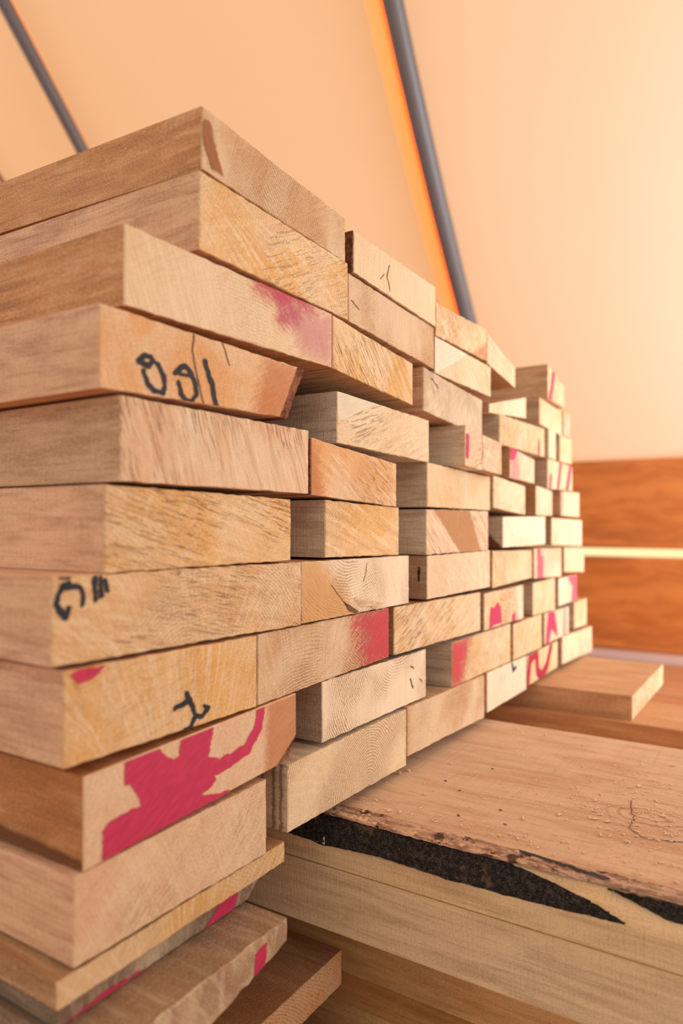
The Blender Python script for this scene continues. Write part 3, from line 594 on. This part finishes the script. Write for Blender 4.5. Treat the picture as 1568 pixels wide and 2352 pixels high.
q = BOARDS['9a'][1]; CLIP['9a'] = [q[0], (q[1][0]-.028, q[1][1]), (q[1][0], q[1][1]+.020), q[2], q[3]]
for b, n, col, soft, shapes in MARKS:
    if b not in OB: continue
    Y, q = QUADS[b]
    mark(n, q, Y, shapes, soft, PAINT[col], OB[b], q[0], label=MLAB[n], lift=.0007 if n == 'paint_smear' else (.0003 if 'stain' in n or 'patch' in n else .0005), clip=CLIP.get(b))

def side_mark(k, name, col, soft, shapes, label):
    # on the left side face (plane across X), coordinates (depth Y, Z)
    Y, q = QUADS[k]; o = OB[k]
    quad = [(0, q[0][1]), (.5, q[0][1]), (.5, q[3][1]), (0, q[3][1])]
    lean = (q[3][0]-q[0][0])/(q[3][1]-q[0][1])
    mark(name, quad, 0, shapes, soft, PAINT[col], o, (0, 0), label=label, pos=lambda u, v: ((v-q[0][1])*lean-.0014, u+.001, v-q[0][1]))
q = BOARDS['7c'][1]; side_mark('7c', 'ink_dash', 'black', .002, [('s', .0032, [(.010, q[3][1]-.014), (.010, q[3][1]-.030)])], 'short black dash on the side')
q = BOARDS['6d'][1]; side_mark('6d', 'dark_knot', 'crack', .008, [('p', 0, [(.0, q[0][1]), (.09, q[0][1]), (.06, q[0][1]+.016), (.02, q[0][1]+.018)])], 'dark knot on the side')
q = BOARDS['9a'][1]; side_mark('9a', 'dark_wane', 'crack', .012, [('p', 0, [(0, q[0][1]), (.4, q[0][1]), (.4, q[0][1]+.022), (.1, q[0][1]+.010), (0, q[0][1]+.006)])], 'dark brown lower edge')
q = BOARDS['10b'][1]; side_mark('10b', 'dark_grain_band', 'stripe', .002, [('s', .003, [(y, q[0][1]), (y, q[3][1])]) for y in (.006, .014, .027, .034)], 'dark bands on the sawn side')
# bark edges (parts of their boards)
def bark_strip(parent, Y, a0, a1, b0, b1, base, L=1.6, name='bark_edge', label='rough brown bark edge'):
    """prism between face lines a0-a1 (left, bottom to top) and b0-b1 (right), bumpy outer side"""
    V, F = [], []; n = 14; ys = [i*.012 for i in range(12)]+[.3, L]; r = random.Random(3)
    for yi, y in enumerate(ys):
        for k in range(n+1):
            t = k/n
            p = Vector(b0).lerp(Vector(b1), t); jx = noise.noise(Vector((y*60, t*9, 3)))*.0035+noise.noise(Vector((y*200, t*30, 3)))*.0015
            V.append((p.x-base[0]+jx, y+(.0006 if yi == 0 else 0), p.y-base[1]))
        for k in range(n+1):
            t = 1-k/n; p = Vector(a0).lerp(Vector(a1), t); V.append((p.x-base[0], y+(.0002 if yi == 0 else 0), p.y-base[1]))
    m = 2*(n+1)
    F.append(list(range(m)))
    for i in range(len(ys)-1):
        for k in range(m): F.append([i*m+k, i*m+(k+1) % m, (i+1)*m+(k+1) % m, (i+1)*m+k])
    F.append(list(range((len(ys)-1)*m, len(ys)*m))[::-1])
    o = obj(name, V, F, BARK, parent, smooth=False); o['label'] = label
    return o
q = BOARDS['4a'][1]
bark_strip(OB['4a'], 0, (q[1][0]-.030, q[1][1]+.002), (q[2][0]-.004, q[2][1]), (q[1][0]-.021, q[1][1]+.001), (q[2][0]+.006, q[2][1]-.001), q[0])
q = BOARDS['5b'][1]
bark_strip(OB['5b'], 0, (q[0][0]-.0026, q[0][1]+.001), (q[3][0]-.0022, q[3][1]-.001), (q[0][0]+.0004, q[0][1]+.001), (q[3][0]+.0004, q[3][1]-.001), q[0], label='dark bark strip')
q = BOARDS['1b'][1]
bark_strip(OB['1b'], 0, (q[0][0]-.004, q[0][1]), (q[3][0]-.0015, q[3][1]), (q[0][0], q[0][1]+.001), (q[3][0], q[3][1]-.001), q[0], label='ragged brown bark edge')
q = BOARDS['9a'][1]
bark_strip(OB['9a'], 0, (q[1][0]-.028, q[1][1]+.0005), (q[1][0]-.002, q[1][1]+.0205), (q[1][0]-.012, q[1][1]+.0015), (q[1][0]-.0005, q[1][1]+.0195), q[0], label='brown wane at the lower right corner')
# splinter on the lower edge of 7b
q = BOARDS['7b'][1]; V, F = [], []; r = random.Random(1)
for i in range(16):
    x = .092+i*.0028+r.uniform(-.001, .001); z = .0125-i*.0006+r.uniform(-.003, .003); l = r.uniform(.008, .018)
    a = Vector((x, -.0005, z)); d = Vector((r.uniform(.4, 1), r.uniform(-.7, -.15), r.uniform(-.5, .25))).normalized()*l
    w = Vector((.0008, 0, .0016)); b0 = len(V)
    V += [a-w, a+w, a+d, a+Vector((0, .001, 0))]; F += [[b0, b0+1, b0+2], [b0, b0+3, b0+2], [b0+1, b0+2, b0+3]]
o = obj('splinter', V, F, CHIP, OB['7b']); o['label'] = 'torn splinters'

# ---------------------------------------------------------------- slabs and timbers under and beside the stack
def timber(name, x0, x1, z0, z1, y0, y1, end, side, lab, cat='timber', group=None, top=SIDE2, j=.0003, ring=(.1,0,-.3)):
    return board(name, y0, [(x0, z0), (x1, z0), (x1, z1), (x0, z1)], end, side, ring, .3, y1-y0, 0, lab, cat, group, mats=[END, top], j=j)
# big slab: top face separate look -> grid section along Y
def slab():
    ox, oy, oz = .58, -.55, -.334
    ys = [-.55+i*.02 for i in range(138)]
    sec = []
    V, F = [], []
    for y in ys:
        n1 = noise.noise(Vector((y*5, 1.3, 0))); n2 = noise.noise(Vector((y*22, 4.3, 0)))
        e = .020+.006*n1+.002*n2
        s = [(0, 0), (0, .021+.003*n1), (.0095, .032), (e, .0435+.001*n2), (e+.016+.003*n2, .0452), (.18, .0455), (.42, .0452), (.422, .040), (.422, 0)]
        sec.append(s)
        for a, b in s: V.append((a, y-oy, b))
    m = len(s)
    for i in range(len(ys)-1):
        for k in range(m): F.append([i*m+k, i*m+(k+1) % m, (i+1)*m+(k+1) % m, (i+1)*m+k])
    fm = [0 if (f % m) in (4, 5) else 1 for f in range(len(F))]
    F += [list(range(m))[::-1], list(range((len(ys)-1)*m, len(ys)*m))]; fm += [2, 2]
    o = obj('waney_slab', V, F, [TOP, SIDE2, END], loc=(ox, oy, oz+H))
    o.data.polygons.foreach_set('material_index', fm)
    o['tint'] = list(lin(T['honey'])); o['tint_side'] = list(lin((238, 204, 152))); o['tint_top'] = list(lin((216, 184, 152))); o['ring'] = [.2, 0, -.2]; o['saw'] = .2; o['figure'] = [.5, .2, .5]; o['dash_angle'] = 0.2
    tag(o, 'wide thick wooden slab with a charred waney edge, running out from under the stack', 'slab')
    # charred band
    def band(name, mat, lo, hi, ya, yb, out, amp, label, taper, anc=.5):
        V, F = [], []; n = int((yb-ya)/.0022); K = 16
        for i in range(n+1):
            y = ya+(yb-ya)*i/n; tp = taper(y)
            for k in range(K+1):
                t = k/K
                l = Vector(lo(y)); h = Vector(hi(y)); mid = l.lerp(h, anc+(t-anc)*tp)
                b = noise.noise(Vector((y*170, t*6, 2)))*amp+noise.noise(Vector((y*500, t*18, 5)))*amp*.5
                bo = math.sin(t*math.pi)**.4*out
                V.append((mid.x-bo*.9-b*.6, y-oy, mid.y+bo*.5+b))
        for i in range(n):
            for k in range(K): F.append([i*(K+1)+k, (i+1)*(K+1)+k, (i+1)*(K+1)+k+1, i*(K+1)+k+1])
        b = obj(name, V, F, mat, o, smooth=True); b['label'] = label
    band('charred_edge', CHAR,
         lambda y: (-.0004, .0215+.0035*noise.noise(Vector((y*14, 7, 0)))+.0012*noise.noise(Vector((y*60, 7, 0)))),
         lambda y: (.019+.006*noise.noise(Vector((y*5, 1.3, 0))), .0432), .112, 1.2, .0014, .0012, 'black charred band',
         lambda y: max(.05, min(1, ((y-.112)/.11)**.7)), .12)
    band('torn_edge', TORN,
         lambda y: (.016+.006*noise.noise(Vector((y*5, 1.3, 0))), .0425),
         lambda y: (.036+.006*noise.noise(Vector((y*9, 3.3, 0)))+.003*noise.noise(Vector((y*40, 3.3, 0))), .0456), -.5, 1.2, .0012, .0016, 'torn pinkish-brown bark strip',
         lambda y: 1)
    band('dark_gouge', CHAR,
         lambda y: (.003, .027), lambda y: (.020, .0435), -.2, .128, .0022, .002, 'dark hollow in the slab edge',
         lambda y: max(.05, min(.75, (.128-y)/.06))*(.75+.5*noise.noise(Vector((y*30, 2, 2)))), .85)
    return o
SL = slab()
def top_mark(name, pts, w, soft, mat, label):
    sh = [('s', w, pts)]
    xs = [p[0] for p in pts]; ys = [p[1] for p in pts]; pd = w+soft
    q = [(min(xs)-pd, min(ys)-pd), (max(xs)+pd, min(ys)-pd), (max(xs)+pd, max(ys)+pd), (min(xs)-pd, max(ys)+pd)]
    mark(name, q, 0, sh, soft, mat, SL, (0, 0), label=label, pos=lambda u, v: (u-.58, v+.55, .0461))
top_mark('drying_crack', [(.709, .06), (.709, .087), (.704, .102), (.700, .120)], .0015, .002, PAINT['black'], 'short black crack')
top_mark('drying_crack', [(.700, .120), (.715, .134), (.738, .134), (.765, .142), (.787, .145)], .0009, .002, PAINT['crack'], 'curved crack round a knot')
top_mark('dark_sliver', [(.614, .207), (.609, .170), (.6035, .130)], .0045, .002, PAINT['black'], 'dark torn sliver')
for i, (x, y) in enumerate(((.716, .305), (.80, .30), (.69, .25), (.735, .33), (.66, .235), (.655, .28))):
    top_mark('worm_hole', [(x, y), (x+.001, y+.002)], .0022, .0012, PAINT['black' if i % 2 else 'crack'], 'small dark spot')
# sawdust
V, F = [], []; r = random.Random(5)
def chip(x, y, z, s):
    a = r.uniform(0, 6.28); d = Vector((math.cos(a), math.sin(a), 0)); n = Vector((-d.y, d.x, 0))*s*r.uniform(.25, .6); d = d*s
    c = Vector((x, y, z)); b0 = len(V); up = Vector((0, 0, s*r.uniform(.2, .6)))
    V.extend([c-d-n, c+d-n*.6, c+d*.8+n, c-d+n*.7, c-d*.7-n*.5+up, c+d*.7-n*.4+up, c+d*.6+n*.6+up, c-d*.6+n*.4+up])
    F.extend([[b0+i for i in f] for f in ((0,3,2,1), (4,5,6,7), (0,1,5,4), (1,2,6,5), (2,3,7,6), (3,0,4,7))])
zt = -.334+.0462+H
for i in range(1700):
    if i < 800: x, y = r.gauss(.77, .07), r.gauss(.13, .05)
    elif i < 1100: x, y = r.uniform(.625, .66), r.uniform(-.1, .4)
    else: x, y = r.uniform(.62, .98), r.uniform(-.2, .42)
    if not (.62 < x < .99): continue
    chip(x, y, zt, r.choice([.0005, .0006, .0007, .0009, .0011, .0018]) if i % 60 else .003)
o = obj('sawdust', V, F, CHIP); o['kind'] = 'stuff'; tag(o, 'pale sawdust and chips scattered on the wide slab', 'sawdust')

timber('squared_timber', .577, .99, -.3945, -.3348, -.55, 1.9, T['honey'], (240,208,162), 'squared pale timber lying directly under the wide charred slab', ring=(.1, 0, -.1))
timber('lower_timber', .70, 1.19, -.52, -.396, -.55, 1.9, T['orange'], (250,190,118), 'orange timber in shadow beneath the squared pale timber')
timber('base_timber', .655, 1.12, -.615, -.5205, -.5, 1.9, T['amber'], (246,192,120), 'lowest yellowish timber lying on the floor, bottom of the pile')
timber('plank', .20, .622, -.475, -.44, .396, 1.9, (244,178,112), (170,120,84), 'low brown plank with a bright end, below the weathered grey boards', 'plank')  # end colour painted brighter for the sun falling on it
timber('plank', .24, .56, -.6195, -.49, .33, 1.9, (180,134,96), (160,118,84), 'grey-brown plank just above the floor at the bottom edge', 'plank')
timber('prop_block', .25, .45, -.4395, -.3735, .42, 1.7, (150,110,80), (130,94,68), 'shaded wooden block between the low plank and the grey weathered board', 'block')
timber('edge_timber', 1.21, 1.377, -.4625, -.3203, -.3, 1.9, T['orange'], (206,150,102), 'brown timber along the far edge of the wide slab')
timber('thick_plank', 1.227, 1.54, -.32, -.2812, .225, 1.9, (216,168,112), (206,158,116), 'light plank lying across behind the stack, square end showing at right', 'plank')
for i, (a, b, lab) in enumerate(((1.205, 1.62, 'orange-brown wide plank on the low pile, nearest the light plank'), (1.63, 2.08, 'orange-brown wide plank in the middle of the low pile before the sideboards'), (2.09, 2.545, 'orange-brown wide plank lying against the foot of the sideboards'))):
    timber('wide_plank', a, b, -.6195, -.463, -1.0, 2.6, T['orange'], (196,130,84), lab, 'plank', 'wide planks in front of the sideboards')
# ---------------------------------------------------------------- setting
def box(name, x0, x1, y0, y1, z0, z1, mat, parent=None, loc=None):
    lx, ly, lz = loc or (x0, y0, z0)
    V = [(x-lx, y-ly, z-lz) for x in (x0, x1) for y in (y0, y1) for z in (z0, z1)]
    F = [[0,1,3,2], [4,6,7,5], [0,4,5,1], [2,3,7,6], [0,2,6,4], [1,5,7,3]]
    return obj(name, V, F, mat, parent, loc=(lx, ly, lz))
FLOORM = side_grain('floor_planks', .4, .3, .8)
o = box('floor', -3, 2.75, -4, 5, -.03, 0, FLOORM); o['kind'] = 'structure'; o['tint_side'] = list(lin((180, 128, 88)))
XB = 2.60
def sideboard(z0, z1, lab):
    o = box('sideboard_plank', XB, XB+.035, -3.5, 5, z0+H, z1+H, DROP, loc=(XB, 0, z0+H))
    bv = o.modifiers.new('b', 'BEVEL'); bv.width = .009; bv.segments = 2
    return tag(o, lab, 'plank', 'orange sideboard planks at the canvas foot')
sideboard(-.089, .216, 'upper orange sideboard plank directly below the canvas, above the bright gap')
sideboard(-.439, -.118, 'lower orange sideboard plank with a dark knot, below the bright gap')
o = box('gap_light_strip', 2.555, XB+.02, -3.5, 5, -.466+H, -.4395+H, GAP_PALE); tag(o, 'added pale strip for the bright gap along the foot of the lower sideboard', 'strip')
for i, y in enumerate((-2.2, 2.6, 4.8)):
    o = box('sideboard_post', XB+.036, XB+.09, y, y+.07, 0, .216+H, STEEL); tag(o, 'steel post behind the sideboards', 'post', 'posts behind the sideboards')
o = box('sill_timber', 2.60, 2.67, -3.5, 5, 0.001, -.467+H, DROP); tag(o, 'orange base timber under the sideboards and pale strip', 'timber')
o = box('ground', 3.2, 60, -40, 60, -.2, .12, simple('sunlit_dry_grass', (226, 214, 150), .9)); o['kind'] = 'structure'
# canvas wall: leans over the place at about 44 degrees
K = .978
def cz(x): return .2+K*(2.66-x)
V, F = [], []; nx, ny = 40, 90
x0, x1, y0, y1 = -1.2, 2.66, -4.0, 8.0
PY = [.85, 3.25, -1.6, 5.6]
def can(x, y):
    sag = .0
    for p in PY: pass
    return Vector((x, y, cz(x)+.012*math.sin(y*1.3)*math.sin((x+1)*1.2)+.004*noise.noise(Vector((x*2, y*2, 0)))+H))
for i in range(nx+1):
    for k in range(ny+1): V.append(can(x0+(x1-x0)*i/nx, y0+(y1-y0)*k/ny))
for i in range(nx):
    for k in range(ny): F.append([i*(ny+1)+k, (i+1)*(ny+1)+k, (i+1)*(ny+1)+k+1, i*(ny+1)+k+1])
o = obj('canvas_wall', V, F, CANVAS, smooth=True); tag(o, 'orange to pale pink translucent canvas tent wall above the sideboards', 'tent wall')
WALL = o
def pole(pts, rad, lab, name='tent_pole', mat=None, cat='pole', group=None, glow_strip=True):
    V, F = [], []; n = 20; m = len(pts)
    for i, p in enumerate(pts):
        p = Vector(p); t = (Vector(pts[min(i+1, m-1)])-Vector(pts[max(i-1, 0)])).normalized()
        a = t.cross(Vector((0, 1, 0))).normalized(); b = t.cross(a)
        for k in range(n):
            an = k/n*2*math.pi; V.append(p+(a*math.cos(an)+b*math.sin(an))*rad)
    for i in range(m-1):
        for k in range(n): F.append([i*n+k, i*n+(k+1) % n, (i+1)*n+(k+1) % n, (i+1)*n+k])
    F += [list(range(n))[::-1], list(range((m-1)*n, m*n))]
    return tag(obj(name, V, F, mat or STEEL, smooth=True), lab, cat, group)
def ppts(a, b, bow):
    """straight line through two measured points, extended down to the foot and up, with a slight bow"""
    a, b = Vector(a), Vector(b); d = (b-a)
    out = []
    for i in range(25):
        x = 2.525-(2.525-(-.6))*i/24; t = (x-a.x)/d.x
        p = a+d*t; p.z = cz(x)-.060; p.y += bow*(t-.0)*(t-1)*-1
        out.append((p.x, p.y, p.z+H))
    return out
P2 = ppts((2.148, .888, 0), (1.53, .8236, 0), .02)
P1 = ppts((1.545, 2.001, 0), (1.249, 1.966, 0), .0)
pole(P2, .0255, 'thick grey steel tent pole rising behind the top of the stack', group=None)
pole(P1, .0215, 'grey steel tent pole at the upper left, beyond the topmost board')
TC = ppts((1.55, 2.46, 0), (1.30, 2.43, 0), 0)
pole([(x, y, z+.022) for x, y, z in TC], .009, 'thin mauve cord on the canvas at the far upper left', 'canvas_cord', CORD, 'cord')
def glow_strip(P, ya, yb, nm, mat=GLOW, dz=-.006):  # added strips; the canvas glow beside the poles is in their colour
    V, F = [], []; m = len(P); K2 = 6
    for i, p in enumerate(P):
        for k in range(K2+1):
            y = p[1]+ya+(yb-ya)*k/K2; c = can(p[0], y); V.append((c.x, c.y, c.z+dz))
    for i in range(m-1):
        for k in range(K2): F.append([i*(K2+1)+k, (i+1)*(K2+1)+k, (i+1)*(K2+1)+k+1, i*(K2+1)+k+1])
    b = obj(nm, V, F, mat, WALL, smooth=True); b['label'] = 'added orange strip, canvas glow beside a pole put into its colour'
glow_strip(P2, .008, .050, 'canvas_glow_strip'); glow_strip(P1, .008, .045, 'canvas_glow_strip')
glow_strip(P2, .008, .085, 'canvas_glow_fade', GLOW2, -.003); glow_strip(P1, .008, .07, 'canvas_glow_fade', GLOW2, -.003)

# ---------------------------------------------------------------- light, camera
w = bpy.data.worlds.new('daylight'); bpy.context.scene.world = w; w.use_nodes = True
bg = w.node_tree.nodes['Background']; bg.inputs[0].default_value = (1.0, .97, .95, 1); bg.inputs[1].default_value = .93
def area(name, loc, rot, sx, sy, e, col):
    l = bpy.data.lights.new(name, 'AREA'); l.shape = 'RECTANGLE'; l.size = sx; l.size_y = sy; l.energy = e; l.color = col
    o = bpy.data.objects.new(name, l); C.objects.link(o); o.location = loc; o.rotation_euler = rot; return o
s = bpy.data.lights.new('sun', 'SUN'); s.energy = 2.5; s.angle = math.radians(3); s.color = (1, .95, .88)
so = bpy.data.objects.new('sun', s); C.objects.link(so)
so.rotation_euler = Vector((.75, -.15, .8)).to_track_quat('Z', 'Y').to_euler()     # sun outside, beyond the canvas
# daylight through the tent's open end on the right
ao = area('open_end_daylight', (2.1, -1.35, H+.1), (0, 0, 0), 1.5, 1.3, 17, (.74, .89, 1))
ao.rotation_euler = (Vector((2.1, -1.35, H+.1))-Vector((2.0, .8, H+.6))).to_track_quat('Z', 'Y').to_euler()
ac_ = area('canvas_fill', (1.8, -1.0, H+.1), (0, 0, 0), 1.3, 1.3, 38, (.74, .88, 1))  # unseen fill lamp added to pale the right side of the canvas
ac_.rotation_euler = (Vector((1.8, -1.0, H+.1))-Vector((2.75, .45, H+.8))).to_track_quat('Z', 'Y').to_euler()
cd = bpy.data.cameras.new('camera'); co = bpy.data.objects.new('camera', cd); C.objects.link(co)
co.location = (0, 0, H); co.rotation_euler = (math.pi/2, 0, -math.atan2(.8434, .5373))
cd.sensor_fit = 'VERTICAL'; cd.sensor_height = 36; cd.lens = 1644/2352*36; cd.shift_y = 24/2352
cd.clip_start = .01
cd.dof.use_dof = True; cd.dof.focus_distance = .70; cd.dof.aperture_fstop = 3.2; cd.dof.aperture_blades = 9
sc = bpy.context.scene; sc.camera = co
sc.view_settings.view_transform = 'Standard'; sc.view_settings.look = 'None'; sc.view_settings.exposure = 0.0; sc.view_settings.gamma = 1
sc.cycles.use_denoising = True
sc.cycles.max_bounces = 10
